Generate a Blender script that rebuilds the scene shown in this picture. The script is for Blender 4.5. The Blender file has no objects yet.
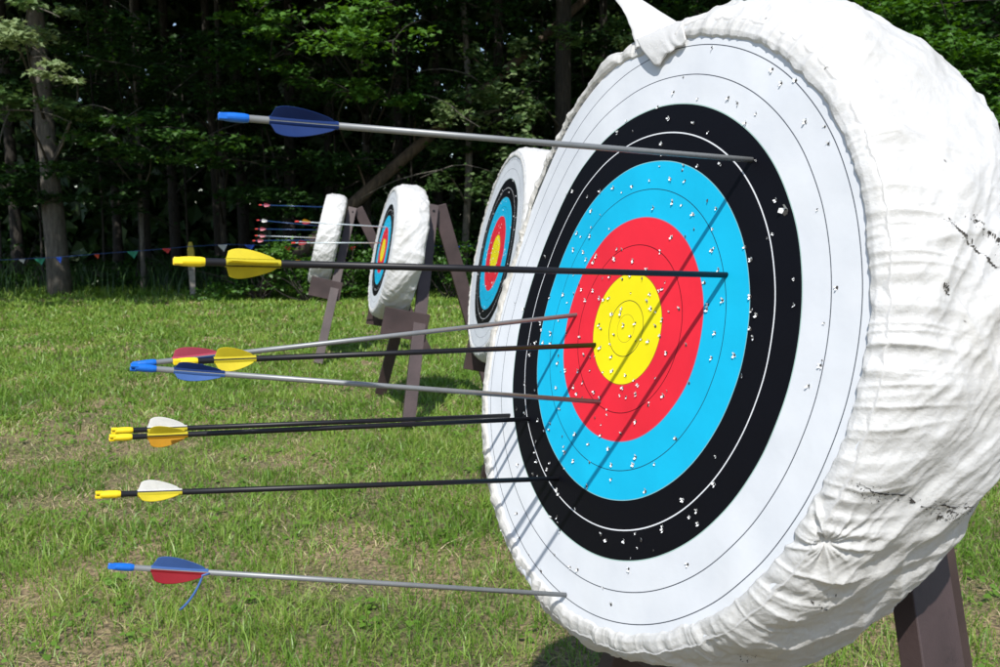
import bpy, math, random
import numpy as np
from mathutils import Vector, Matrix

SC = bpy.context.scene
COL = SC.collection
RNG = np.random.default_rng(7)
random.seed(7)
EYE = 1.25                      # camera height
PITCH = math.atan(104/912)
R = math.radians

# ------------------------------------------------------------------ helpers
def P(px, py, dist):
    """a point of the place that lies `dist` metres ahead, as surveyed from the photograph"""
    x, y = (px-500)/911.7, (py-333.5)/911.7
    d = np.array([x, math.cos(PITCH)-y*math.sin(PITCH), -math.sin(PITCH)-y*math.cos(PITCH)])
    d *= dist/d[1]
    return np.array([d[0], d[1], d[2]+EYE])

def mesh_np(name, verts, faces_flat, counts, mat=None, smooth=True, attrs=None, mat_idx=None):
    me = bpy.data.meshes.new(name)
    verts = np.asarray(verts, np.float32); ff = np.asarray(faces_flat, np.int32); cn = np.asarray(counts, np.int32)
    me.vertices.add(len(verts)); me.vertices.foreach_set('co', verts.ravel())
    me.loops.add(len(ff)); me.loops.foreach_set('vertex_index', ff)
    me.polygons.add(len(cn))
    st = np.zeros(len(cn), np.int32); st[1:] = np.cumsum(cn)[:-1]
    me.polygons.foreach_set('loop_start', st)
    me.polygons.foreach_set('loop_total', cn)
    me.polygons.foreach_set('use_smooth', np.full(len(cn), smooth, bool))
    if mat_idx is not None: me.polygons.foreach_set('material_index', np.asarray(mat_idx, np.int32))
    if attrs:
        for k, v in attrs.items():
            a = me.attributes.new(k, 'FLOAT', 'POINT'); a.data.foreach_set('value', np.asarray(v, np.float32))
    me.update(calc_edges=True); me.validate()
    if mat is not None:
        for m in (mat if isinstance(mat, (list, tuple)) else [mat]): me.materials.append(m)
    return me

def link(name, data, parent=None):
    o = bpy.data.objects.new(name, data); COL.objects.link(o)
    if parent is not None: o.parent = parent
    return o

def tag(o, label=None, cat=None, group=None, kind=None):
    if label: o['label'] = label
    if cat: o['category'] = cat
    if group: o['group'] = group
    if kind: o['kind'] = kind
    return o

def empty(name, loc=(0, 0, 0), label=None, cat=None, group=None, mat=None):
    o = bpy.data.objects.new(name, None); COL.objects.link(o); o.empty_display_size = .1
    if mat is not None: o.matrix_world = mat
    else: o.location = loc
    return tag(o, label, cat, group)

class MB:
    """collects simple solids into one mesh"""
    def __init__(s): s.v = []; s.f = []
    def add(s, vs, fs):
        n = len(s.v); s.v += [tuple(v) for v in vs]; s.f += [tuple(i+n for i in f) for f in fs]
    def box(s, c, ax, half):
        c = np.array(c, float); A = [np.array(a, float)*h for a, h in zip(ax, half)]
        vs = [c+i*A[0]+j*A[1]+k*A[2] for i in (-1, 1) for j in (-1, 1) for k in (-1, 1)]
        s.add(vs, [(0, 1, 3, 2), (4, 6, 7, 5), (0, 4, 5, 1), (2, 3, 7, 6), (0, 2, 6, 4), (1, 5, 7, 3)])
    def tube(s, pts, rad, n=10, cap=True, squash=None):
        pts = [np.array(p, float) for p in pts]; m = len(pts)
        rings = []
        up = np.array([0.13, .21, .97])
        for i, p in enumerate(pts):
            t = pts[min(i+1, m-1)]-pts[max(i-1, 0)]; t /= np.linalg.norm(t)+1e-9
            if abs(t@up) > .97: up = np.array([1., 0.05, 0.02])
            a = np.cross(t, up); a /= np.linalg.norm(a); b = np.cross(t, a); up = np.cross(a, t)
            rings.append([p+rad[i]*(a*math.cos(q)+b*math.sin(q)) for q in np.linspace(0, 2*math.pi, n, endpoint=False)])
        vs = [v for r_ in rings for v in r_]; fs = []
        for i in range(m-1):
            for j in range(n):
                k = (j+1) % n; fs.append((i*n+j, i*n+k, (i+1)*n+k, (i+1)*n+j))
        if cap:
            fs.append(tuple(range(n))[::-1]); fs.append(tuple((m-1)*n+j for j in range(n)))
        s.add(vs, fs)
    def build(s, name, mat, parent=None, smooth=False, bevel=0, world=False):
        me = bpy.data.meshes.new(name); me.from_pydata([tuple(map(float, v)) for v in s.v], [], s.f); me.validate(); me.update()
        if smooth: me.polygons.foreach_set('use_smooth', [True]*len(me.polygons))
        me.materials.append(mat)
        o = link(name, me, parent)
        if bevel:
            b = o.modifiers.new('b', 'BEVEL'); b.width = bevel; b.segments = 2; b.limit_method = 'ANGLE'
        return o

# ------------------------------------------------------------------ numpy gradient noise
_perm = np.random.default_rng(3).permutation(256); _perm = np.concatenate([_perm]*3)
_g = np.random.default_rng(4).normal(size=(256, 3)); _g /= np.linalg.norm(_g, axis=1)[:, None]
def noise3(x, y, z):
    x, y, z = np.broadcast_arrays(x, y, z)
    xi, yi, zi = np.floor(x).astype(int), np.floor(y).astype(int), np.floor(z).astype(int)
    xf, yf, zf = x-xi, y-yi, z-zi
    fx, fy, fz = [t*t*t*(t*(t*6-15)+10) for t in (xf, yf, zf)]
    def g(i, j, k):
        h = _perm[_perm[_perm[(xi+i) & 255]+((yi+j) & 255)]+((zi+k) & 255)]
        v = _g[h]; return v[..., 0]*(xf-i)+v[..., 1]*(yf-j)+v[..., 2]*(zf-k)
    l = lambda a, b, t: a+(b-a)*t
    return 1.6*l(l(l(g(0, 0, 0), g(1, 0, 0), fx), l(g(0, 1, 0), g(1, 1, 0), fx), fy),
                 l(l(g(0, 0, 1), g(1, 0, 1), fx), l(g(0, 1, 1), g(1, 1, 1), fx), fy), fz)

# ------------------------------------------------------------------ materials
class NT:
    def __init__(s, name):
        s.m = bpy.data.materials.new(name); s.m.use_nodes = True; s.t = s.m.node_tree; s.t.nodes.clear()
        s.out = s.n('ShaderNodeOutputMaterial')
    def n(s, k, **kw):
        o = s.t.nodes.new(k)
        for a, b in kw.items():
            if a == 'inp':
                for i, v in b.items():
                    if isinstance(v, tuple) and len(v) == 2 and hasattr(v[0], 'outputs'): s.t.links.new(v[0].outputs[v[1]], o.inputs[i])
                    elif hasattr(v, 'outputs'): s.t.links.new(v.outputs[0], o.inputs[i])
                    else: o.inputs[i].default_value = v
            else: setattr(o, a, b)
        return o
    def ramp(s, fac, stops, interp='LINEAR'):
        r = s.n('ShaderNodeValToRGB', inp={0: fac}); cr = r.color_ramp; cr.interpolation = interp
        while len(cr.elements) < len(stops): cr.elements.new(.5)
        for e, (p, c) in zip(cr.elements, stops): e.position = p; e.color = (*c, 1)
        return r
    def end(s, sh): s.t.links.new(sh.outputs[0], s.out.inputs[0]); return s.m

def c4(c): return (*c, 1)
def simple(name, col, rough=.5, metal=0, var=.15, scale=30, bump=0, bscale=200, spec=.5, col2=None, coat=0):
    t = NT(name); tc = t.n('ShaderNodeTexCoord')
    no = t.n('ShaderNodeTexNoise', inp={'Vector': (tc, 3), 'Scale': scale, 'Detail': 6.0})
    c2 = col2 or tuple(c*(1-var) for c in col)
    rp = t.ramp(no, [(.35, col), (.7, c2)])
    b = t.n('ShaderNodeBsdfPrincipled', inp={'Base Color': rp, 'Roughness': rough, 'Metallic': metal, 'Specular IOR Level': spec, 'Coat Weight': coat})
    if bump:
        n2 = t.n('ShaderNodeTexNoise', inp={'Vector': (tc, 3), 'Scale': bscale, 'Detail': 4.0})
        bp = t.n('ShaderNodeBump', inp={'Height': n2, 'Strength': bump, 'Distance': .002})
        t.t.links.new(bp.outputs[0], b.inputs['Normal'])
    return t.end(b)

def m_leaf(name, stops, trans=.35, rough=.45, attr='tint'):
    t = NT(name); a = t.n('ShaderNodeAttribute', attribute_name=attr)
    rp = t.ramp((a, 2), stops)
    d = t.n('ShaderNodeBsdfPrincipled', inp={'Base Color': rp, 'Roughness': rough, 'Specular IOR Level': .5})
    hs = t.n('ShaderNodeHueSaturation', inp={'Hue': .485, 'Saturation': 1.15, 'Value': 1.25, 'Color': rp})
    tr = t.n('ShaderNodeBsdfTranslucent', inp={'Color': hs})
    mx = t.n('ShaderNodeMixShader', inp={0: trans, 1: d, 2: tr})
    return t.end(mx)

def m_face():
    t = NT('target_paper'); tc = t.n('ShaderNodeTexCoord')
    sep = t.n('ShaderNodeSeparateXYZ', inp={0: (tc, 3)})
    cb = t.n('ShaderNodeCombineXYZ', inp={0: (sep, 0), 1: (sep, 1), 2: 0.0})
    ln = t.n('ShaderNodeVectorMath', operation='LENGTH', inp={0: cb})
    r = t.n('ShaderNodeMath', operation='DIVIDE', inp={0: (ln, 1), 1: .44})
    S = .4/.44
    Y, RD, BL, BK, W = (.86, .74, .010), (.78, .025, .045), (.008, .46, .72), (.003, .003, .0055), (.69, .71, .74)
    LN = (.03, .04, .05); w = .0014
    def mx_(f, a, b): return t.n('ShaderNodeMix', data_type='RGBA', inp={0: f, 6: a, 7: b})
    cur = None; base = Y
    lv = (ln, 1)
    for q, c in ((.08, RD), (.16, BL), (.24, BK), (.32, W)):
        f = t.n('ShaderNodeMath', operation='GREATER_THAN', inp={0: lv, 1: q})
        cur = mx_(f, c4(base) if cur is None else (cur, 2), c4(c)); base = c
    nl = t.n('ShaderNodeTexNoise', inp={'Vector': (tc, 3), 'Scale': 3.0})
    for q, c, hw in ((.02, (.40, .33, .02), .0004), (.04, (.10, .09, .02), .0006), (.08, (.35, .12, .02), .0006), (.12, (.12, .005, .01), .0006), (.16, (.30, .18, .30), .0006),
                 (.20, (.01, .07, .12), .0006), (.24, (.2, .45, .5), .0006), (.28, (.75, .76, .78), .0009), (.32, (.35, .5, .45), .0007), (.36, (.08, .09, .11), .0007), (.40, (.08, .09, .11), .0007)):
        d_ = t.n('ShaderNodeMath', operation='COMPARE', inp={0: lv, 1: q, 2: hw})
        cur = mx_(d_, (cur, 2), c4(c))
    rp = (cur, 2)
    n1 = t.n('ShaderNodeTexNoise', inp={'Vector': (tc, 3), 'Scale': 9.0, 'Detail': 5.0})
    v1 = t.ramp(n1, [(.3, (.90, .91, .93)), (.7, (1, 1, 1))])
    mx = t.n('ShaderNodeMix', data_type='RGBA', blend_type='MULTIPLY', inp={0: 1.0, 6: rp, 7: v1})
    n2 = t.n('ShaderNodeTexNoise', inp={'Vector': (tc, 3), 'Scale': 26.0, 'Detail': 4.0})
    bp = t.n('ShaderNodeBump', inp={'Height': n2, 'Strength': .18, 'Distance': .004})
    b = t.n('ShaderNodeBsdfPrincipled', inp={'Base Color': (mx, 2), 'Roughness': .55, 'Specular IOR Level': .13, 'Normal': bp})
    return t.end(b)

def m_cover(name):
    t = NT(name); tc = t.n('ShaderNodeTexCoord'); a = t.n('ShaderNodeAttribute', attribute_name='tear')
    d = t.n('ShaderNodeAttribute', attribute_name='dirt')
    n1 = t.n('ShaderNodeTexNoise', inp={'Vector': (tc, 3), 'Scale': 6.0, 'Detail': 7.0, 'Roughness': .65})
    base = t.ramp(n1, [(.3, (.66, .66, .65)), (.6, (.76, .765, .775))])
    md = t.n('ShaderNodeMix', data_type='RGBA', inp={0: (d, 2), 6: base, 7: (.55, .50, .40, 1)})
    mt = t.n('ShaderNodeMix', data_type='RGBA', inp={0: (a, 2), 6: (md, 2), 7: (.02, .016, .017, 1)})
    n2 = t.n('ShaderNodeTexNoise', inp={'Vector': (tc, 3), 'Scale': 260.0, 'Detail': 3.0, 'Roughness': .7})
    n3 = t.n('ShaderNodeTexNoise', noise_type='RIDGED_MULTIFRACTAL', inp={'Vector': (tc, 3), 'Scale': 17.0, 'Detail': 5.0, 'Distortion': .6})
    b1 = t.n('ShaderNodeBump', inp={'Height': n3, 'Strength': .30, 'Distance': .004})
    bp = t.n('ShaderNodeBump', inp={'Height': n2, 'Strength': .55, 'Distance': .0015, 'Normal': b1})
    b = t.n('ShaderNodeBsdfPrincipled', inp={'Base Color': (mt, 2), 'Roughness': .5, 'Normal': bp, 'Specular IOR Level': .45, 'Sheen Weight': .15})
    tr = t.n('ShaderNodeBsdfTranslucent', inp={'Color': (.8, .75, .65, 1), 'Normal': bp})
    mx = t.n('ShaderNodeMixShader', inp={0: .30, 1: b, 2: tr})
    return t.end(mx)

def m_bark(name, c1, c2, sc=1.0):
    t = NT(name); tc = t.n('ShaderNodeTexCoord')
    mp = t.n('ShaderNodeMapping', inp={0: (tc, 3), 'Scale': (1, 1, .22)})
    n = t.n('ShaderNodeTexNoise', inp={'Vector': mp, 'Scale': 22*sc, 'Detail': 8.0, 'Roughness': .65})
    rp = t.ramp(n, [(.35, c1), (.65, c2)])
    bp = t.n('ShaderNodeBump', inp={'Height': n, 'Strength': .9, 'Distance': .03})
    b = t.n('ShaderNodeBsdfPrincipled', inp={'Base Color': rp, 'Roughness': .9, 'Normal': bp})
    return t.end(b)

def m_paintwood(name, col):
    t = NT(name); tc = t.n('ShaderNodeTexCoord')
    mp = t.n('ShaderNodeMapping', inp={0: (tc, 3), 'Scale': (1, .12, 1)})
    n = t.n('ShaderNodeTexNoise', inp={'Vector': mp, 'Scale': 60.0, 'Detail': 8.0, 'Roughness': .7})
    n0 = t.n('ShaderNodeTexNoise', inp={'Vector': (tc, 3), 'Scale': 7.0, 'Detail': 5.0})
    rp0 = t.ramp(n0, [(.3, tuple(c*.72 for c in col)), (.7, tuple(c*1.3 for c in col))])
    rp1 = t.ramp(n, [(.30, (.55, .55, .55)), (.42, (1, 1, 1)), (.70, (1.05, 1.05, 1.05)), (.78, (2.0, 1.9, 1.8))])
    rp = (t.n('ShaderNodeMix', data_type='RGBA', blend_type='MULTIPLY', inp={0: .8, 6: rp0, 7: rp1}), 2)
    bp = t.n('ShaderNodeBump', inp={'Height': n, 'Strength': .35, 'Distance': .002})
    b = t.n('ShaderNodeBsdfPrincipled', inp={'Base Color': rp, 'Roughness': .55, 'Normal': bp})
    return t.end(b)

def m_ground():
    t = NT('soil_and_thatch'); tc = t.n('ShaderNodeTexCoord')
    n = t.n('ShaderNodeTexNoise', inp={'Vector': (tc, 3), 'Scale': 1.1, 'Detail': 6.0})
    n2 = t.n('ShaderNodeTexNoise', inp={'Vector': (tc, 3), 'Scale': 60.0, 'Detail': 8.0})
    sp = t.n('ShaderNodeSeparateXYZ', inp={0: (tc, 3)})
    a = t.ramp(n, [(.35, (.11, .12, .04)), (.6, (.30, .22, .125))])
    v = t.ramp(n2, [(.35, (.35, .35, .35)), (.7, (1.3, 1.3, 1.3))])
    m = t.n('ShaderNodeMix', data_type='RGBA', blend_type='MULTIPLY', inp={0: 1.0, 6: a, 7: v})
    # forest litter beyond the mown edge
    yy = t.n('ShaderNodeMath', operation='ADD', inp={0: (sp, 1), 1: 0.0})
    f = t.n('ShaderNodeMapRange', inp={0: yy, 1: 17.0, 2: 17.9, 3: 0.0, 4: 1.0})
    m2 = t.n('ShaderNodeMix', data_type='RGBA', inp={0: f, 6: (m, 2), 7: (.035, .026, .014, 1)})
    bp = t.n('ShaderNodeBump', inp={'Height': n2, 'Strength': .8, 'Distance': .03})
    b = t.n('ShaderNodeBsdfPrincipled', inp={'Base Color': (m2, 2), 'Roughness': .95, 'Normal': bp})
    return t.end(b)

def vane_mat(name, col, trans=.45, var=.12):
    t = NT(name); tc = t.n('ShaderNodeTexCoord')
    no = t.n('ShaderNodeTexNoise', inp={'Vector': (tc, 3), 'Scale': 60.0, 'Detail': 4.0})
    rp = t.ramp(no, [(.35, col), (.7, tuple(c*(1-var) for c in col))])
    b = t.n('ShaderNodeBsdfPrincipled', inp={'Base Color': rp, 'Roughness': .42})
    tr = t.n('ShaderNodeBsdfTranslucent', inp={'Color': rp})
    return t.end(t.n('ShaderNodeMixShader', inp={0: trans, 1: b, 2: tr}))
M = dict(
    face=m_face(), cover=m_cover('white_fabric'), core=simple('hole_dark', (.05, .045, .04), .9), paper=simple('torn_paper', (.84, .85, .86), .6, var=.05),
    foam=simple('foam', (.45, .42, .36), .9),
    silver=simple('aluminium_shaft', (.22, .23, .235), .45, .35, var=.12, scale=60),
    black=simple('carbon_shaft', (.007, .007, .010), .45, 0, var=.3, scale=80, spec=.35),
    y_nock=simple('yellow_plastic', (.82, .60, .015), .3, var=.08), y_vane=vane_mat('yellow_vane', (.80, .68, .04)),
    b_nock=simple('blue_plastic', (.008, .13, .55), .28, var=.1), b_vane=vane_mat('blue_vane', (.012, .045, .20)),
    lb_vane=vane_mat('light_blue_vane', (.09, .20, .52)),
    r_vane=vane_mat('red_vane', (.38, .02, .03)), p_vane=vane_mat('pink_vane', (.60, .10, .16)),
    w_vane=vane_mat('white_vane', (.90, .89, .86)), o_vane=vane_mat('amber_vane', (.62, .32, .01)),
    red_nock=simple('red_nock', (.65, .06, .05), .35), dblue=simple('blue_shaft', (.012, .05, .16), .3, .2), lsilver=simple('pale_shaft', (.55, .62, .66), .35, .3),
    wood=m_paintwood('brown_paint', (.050, .032, .032)),
    barkL=m_bark('pale_bark', (.055, .048, .040), (.135, .120, .10), .8),
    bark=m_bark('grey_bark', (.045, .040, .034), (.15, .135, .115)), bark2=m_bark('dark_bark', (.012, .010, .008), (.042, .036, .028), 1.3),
    bark3=m_bark('warm_bark', (.04, .028, .019), (.115, .082, .056), .8),
    stakewood=simple('weathered_wood', (.30, .27, .23), .9, var=.35, scale=20, bump=.5, bscale=60), ypaint=simple('yellow_paint', (.45, .36, .03), .6, var=.3),
    ground=m_ground(),
    cord=simple('blue_cord', (.02, .06, .20), .6),
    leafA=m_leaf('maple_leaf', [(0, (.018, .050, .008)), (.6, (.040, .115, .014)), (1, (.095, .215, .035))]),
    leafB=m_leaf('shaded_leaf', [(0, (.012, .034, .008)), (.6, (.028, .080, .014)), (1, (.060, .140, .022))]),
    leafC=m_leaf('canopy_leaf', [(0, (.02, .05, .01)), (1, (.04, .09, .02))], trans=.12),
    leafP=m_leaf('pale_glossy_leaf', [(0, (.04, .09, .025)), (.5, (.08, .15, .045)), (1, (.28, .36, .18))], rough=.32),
    grass=m_leaf('grass_blade', [(0, (.06, .135, .014)), (.35, (.132, .255, .030)), (.62, (.26, .375, .066)), (.78, (.38, .34, .15)), (1, (.58, .48, .30))], trans=.3, rough=.45),
)

# ------------------------------------------------------------------ world, sun, camera
w = bpy.data.worlds.new('World'); SC.world = w; w.use_nodes = True
S = Vector((-.070, -.614, .787)).normalized()           # towards the sun
el = math.asin(S.z); az = math.atan2(S.x, S.y)
nt = w.node_tree; bg = nt.nodes['Background']
sky = nt.nodes.new('ShaderNodeTexSky'); sky.sky_type = 'NISHITA'; sky.sun_disc = False
sky.sun_elevation = el; sky.sun_rotation = az; sky.air_density = 1.0; sky.dust_density = .6
nt.links.new(sky.outputs[0], bg.inputs[0]); bg.inputs[1].default_value = .125
sl = bpy.data.lights.new('sun', 'SUN'); sl.energy = 4.4; sl.angle = R(.5); sl.color = (1, .965, .90)
so = link('sun', sl); so.rotation_euler = (-S).to_track_quat('-Z', 'Y').to_euler(); so.location = (0, -5, 20)
SC.view_settings.view_transform = 'Standard'; SC.view_settings.look = 'None'
SC.view_settings.exposure = 0.37; SC.view_settings.gamma = 1
cam = bpy.data.cameras.new('camera'); co = link('camera', cam); SC.camera = co
co.location = (0, 0, EYE); co.rotation_euler = (math.pi/2-PITCH, 0, 0)
cam.sensor_width = 36; cam.lens = 911.7/1000*36; cam.clip_end = 1000; cam.clip_start = .05
cam.dof.use_dof = True; cam.dof.focus_distance = 1.25; cam.dof.aperture_fstop = 16
SC.cycles.max_bounces = 6; SC.cycles.diffuse_bounces = 3; SC.cycles.transmission_bounces = 3; SC.cycles.transparent_max_bounces = 4
SC.cycles.use_denoising = True

# ------------------------------------------------------------------ target bosses
HOLES = [(223,207),(171,197),(149,173),(133,202),(96,206),(183,138),(185,111),(45,206),(-41,212),(-62,223),(-72,209),(-13,173),(-53,180),(-125,180),(-102,162),(-109,142),(-94,133),(-66,131),(-152,115),(-170,91),(-149,73),(-210,120),(-187,53),(-163,46),(-162,40),(-185,12),(140,133),(151,107),(138,96),(116,93),(110,101),(56,114),(43,112),(56,98),(9,97),(-25,86),(81,69),(61,72),(100,49),(117,33),(78,38),(147,56),(134,49),(190,38),(157,40),(236,32),(27,69),(10,76),(-18,73),(-43,52),(-39,41),(-51,32),(17,27),(18,20),(39,18),(65,37),(53,41),(67,0),(59,-7),(5,4),(-21,10),(-67,9),(-79,19),(-67,61),(-109,36),(-145,169),(284,98),(321,6),(246,-14),(237,-24),(203,-27),(155,-22),(24,-12),(-16,-10),(111,-25),(-81,-4),(264,-53),(255,-117),(257,-68),(262,-162),(233,-165),(187,-167),(224,-248),(173,-253),(183,-202),(180,-217),(169,-230),(132,-235),(130,-223),(208,-115),(150,-109),(164,-59),(161,-70),(129,-140),(148,-166),(148,-176),(110,-178),(75,-168),(67,-206),(36,-175),(26,-200),(-12,-171),(-26,-191),(-31,-210),(22,-234),(-75,-169),(-72,-180),(-149,-129),(11,-156),(-33,-146),(34,-135),(-61,-123),(-82,-97),(-29,-94),(-50,-87),(-18,-83),(-51,-74),(-110,-80),(48,-99),(32,-104),(76,-112),(92,-108),(103,-100),(82,-89),(69,-69),(100,-75),(134,-79),(92,-50),(74,-52),(53,-33),(21,-43),(13,-63),(-20,-65),(-58,-12),(-100,-23),(-136,-9),(-187,-19),(-154,-56),(-225,-11),(-243,-34),(-231,-167),(-108,-208),(-182,-200),(96,-258),(89,-264),(95,-199),(197,-42),(249,-47),(222,-44),(-357,-6),(-346,-30),(-246,177),(-303,56),(-359,79),(-224,105),(-234,61),(-239,45),(-250,40),(-244,22),(-250,13),(-200,340),(-220,320),(-243,320),(-270,268),(-301,259),(-311,239),(-12,337),(19,320),(-130,314),(-149,304),(-12,299),(-69,286),(-6,263),(-102,272),(-171,277),(113,292),(-79,388),(-94,227),(-64,229),(-137,226),(200,-323),(238,-360),(99,-302),(85,-296),(71,-313),(-31,-289),(-45,-292),(-84,-282),(-117,-271),(-155,-246),(-181,-200),(-210,-206),(-216,-220),(-211,-272),(-103,-314),(29,-355),(9,-352),(74,-351),(-80,-370),(101,-385),(141,-373),(179,-357)]

def frame_of(center, yaw, lean):
    nw = np.array([math.cos(yaw)*math.cos(lean), math.sin(yaw)*math.cos(lean), -math.sin(lean)])
    U = np.array([-math.sin(yaw), math.cos(yaw), 0]); V = np.cross(nw, U)
    if V[2] < 0: V = -V
    N = -nw
    m = Matrix.Identity(4)
    for i in range(3):
        m[i][0], m[i][1], m[i][2], m[i][3] = float(U[i]), float(V[i]), float(N[i]), float(center[i])
    return m, U, V, N

def bend(x, y):
    """the worn boss bows backwards along its far upper edge"""
    r = np.hypot(x, y); a = np.degrees(np.arctan2(y, x)) % 360
    return -.034*(r/.43)**1.8*np.exp(-(ang(a, 20)/36)**2)
PROF = np.array([(.409, .0035), (.412, .0065), (.420, .0070), (.431, .0030), (.441, -.008), (.449, -.024), (.456, -.046), (.462, -.075), (.467, -.11), (.468, -.15),
                 (.463, -.19), (.450, -.222), (.42, -.238), (.36, -.243), (.2, -.244), (.0005, -.244)])
def resample(prof, ns, dens):
    d = np.r_[0, np.cumsum(np.hypot(*np.diff(prof, axis=0).T))]
    fine = np.linspace(0, d[-1], 6000)
    # catmull-like smoothing through moving average of the linear interpolation
    rr = np.interp(fine, d, prof[:, 0]); zz = np.interp(fine, d, prof[:, 1])
    k = np.hanning(121); k /= k.sum()
    rr2 = np.convolve(np.pad(rr, 60, 'edge'), k, 'valid'); zz2 = np.convolve(np.pad(zz, 60, 'edge'), k, 'valid')
    blend = np.clip(np.minimum(fine, d[-1]-fine)/.03, 0, 1)
    rr = rr*(1-blend)+rr2*blend; zz = zz*(1-blend)+zz2*blend
    wgt = dens(fine); cw = np.r_[0, np.cumsum((wgt[1:]+wgt[:-1])/2)]; cw /= cw[-1]
    s = np.interp(np.linspace(0, 1, ns), cw, fine)
    return np.interp(s, fine, rr), np.interp(s, fine, zz), s

def ang(a, c):        # smallest signed angle, degrees
    return (a-c+180) % 360-180

def cover_mesh(name, nth, ns, seed, main=False):
    r, z, s = resample(PROF, ns, lambda q: np.where(q < .09, 2.6, np.where(q < .32, 1.0, .12)))
    TH = np.linspace(0, 2*math.pi, nth, endpoint=False)
    T, I = np.meshgrid(TH, np.arange(ns), indexing='ij')
    s2 = s[I]; r2 = r[I].copy(); z2 = z[I].copy(); deg = np.degrees(T) % 360
    o = seed*13.7
    dr = np.gradient(r, s); dz = np.gradient(z, s)
    nr, nz = (-dz)[I], dr[I]                      # outward normal of the profile
    q = np.hypot(nr, nz)+1e-9; nr, nz = nr/q, nz/q
    sgn = np.sign(nr[0, np.argmax(r)]); nr *= sgn; nz *= sgn
    sstp = lambda q_: np.clip(q_, 0, 1)**2*(3-2*np.clip(q_, 0, 1))
    # shear warp
    w1 = noise3(np.cos(T)*1.6+o, np.sin(T)*1.6, s2*3)
    w2 = noise3(np.cos(T)*4+o, np.sin(T)*4+5, s2*6)
    tw = T+.05*w1+.03*w2+s2*1.1*noise3(np.cos(T)*1.3+o+9, np.sin(T)*1.3, 0*s2)
    rid = lambda n: 1-np.minimum(1, np.abs(n)*2.1)
    K = 13.0
    g1 = noise3(np.cos(tw)*K+o, np.sin(tw)*K, s2*4)
    g2 = noise3(np.cos(tw)*K*2+o+3, np.sin(tw)*K*2, s2*7)
    amp = .75+.5*noise3(np.cos(T)*3+o+20, np.sin(T)*3, 0*s2)
    far = np.exp(-(ang(deg, 5)/75)**2)            # more bunched on the far side
    gather = (.0050*(rid(g1)-.55)+.0018*g2)*amp*(1+.5*far)
    ws = np.exp(-((s2-.030)/.050)**2)*np.clip(s2/.010, .30, 1)
    Kp = 8.5; tp = T+.04*w1; gp = noise3(np.cos(tp)*Kp+o+90, np.sin(tp)*Kp, s2*.8)
    long_ = (.0038*(rid(gp)-.5))*sstp(s2/.04)*np.exp(-(np.maximum(0, s2-.05)/.10)**2)*amp
    gq = noise3(np.cos(tw)*K*1.5+o+31, np.sin(tw)*K*1.5, s2*2)
    disp = long_+gather*ws*.85+.0030*(rid(gq)**3-.2)*np.exp(-((s2-.05)/.06)**2)*amp
    # longer pleats running over the side wall
    K = 5.2
    tw2 = T+.10*w1+s2*1.5*noise3(np.cos(T)*2+o+2, np.sin(T)*2, s2*1.5)
    g3 = noise3(np.cos(tw2)*K+o+7, np.sin(tw2)*K, s2*3.0)
    g4 = noise3(np.cos(tw2)*K*2.1+o+17, np.sin(tw2)*K*2.1, s2*4.5)
    sst = lambda q_: np.clip(q_, 0, 1)**2*(3-2*np.clip(q_, 0, 1))
    wl = sst((s2-.012)/.075)*sst((.36-s2)/.11)
    # straight tension creases: sharp crests, flat flanks
    disp += wl*(.0040*(rid(g3)-.5)+.0018*(rid(g4)-.5)*amp)
    for k, (kk, sh, am, ex) in enumerate(((3.4, 2.6, .0085, 1.0), (5.5, -2.4, .0050, 1.2), (8.5, 4.0, .0030, 1.4), (13.0, -4.5, .0018, 1.5), (19.0, 2.0, .0012, 1.5))):
        tt = T+sh*s2+.05*w1
        g = noise3(np.cos(tt)*kk+o+30+k*5, np.sin(tt)*kk, s2*1.0*(1+k*.5)+k)
        pres = np.clip(.45+1.3*noise3(np.cos(T)*2.4+k*7+o, np.sin(T)*2.4, s2*5), 0, 1.2)
        disp += wl*am*(rid(g)**ex-.4)*pres
    Xn, Yn = r2*np.cos(T), r2*np.sin(T)
    for kk, am, oo in ((3.2, .0110, 55), (7.5, .0068, 60), (14, .0020, 63)):
        wx = .35*noise3(Xn*kk*.5+oo, Yn*kk*.5, z2*kk*.5)
        g = noise3(Xn*kk+wx+o+oo, Yn*kk-wx+z2*kk*.7, z2*kk*.8+wx)
        disp += wl*am*(rid(g)-.45)
    # fine sharp crinkles
    for kk, am in ((34, .0009), (75, .0004)):
        disp += np.clip(s2/.02, .2, 1)*np.clip((.36-s2)/.05, 0, 1)*am*(1-2*np.abs(noise3(Xn*kk+o, Yn*kk+z2*kk*.5, z2*kk)))
    # large soft billows
    disp += wl*.010*noise3(np.cos(T)*1.9+o+50, np.sin(T)*1.9, s2*4)
    # crumple
    X, Y = r2*np.cos(T), r2*np.sin(T)
    c1 = noise3(X*28+o, Y*28, z2*28); c2 = noise3(X*60+o, Y*60, z2*60)
    disp += np.clip(s2/.02, .2, 1)*np.clip((.36-s2)/.05, 0, 1)*(.0003*(rid(c1)-.5)+.0002*(rid(c2)-.5))
    dirt = np.zeros_like(T); tear = np.zeros_like(T)
    dirt = np.clip(.5*far*np.exp(-(s2/.06)**2)+.35*noise3(X*5+o, Y*5, z2*5)*wl, 0, .6)
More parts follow.
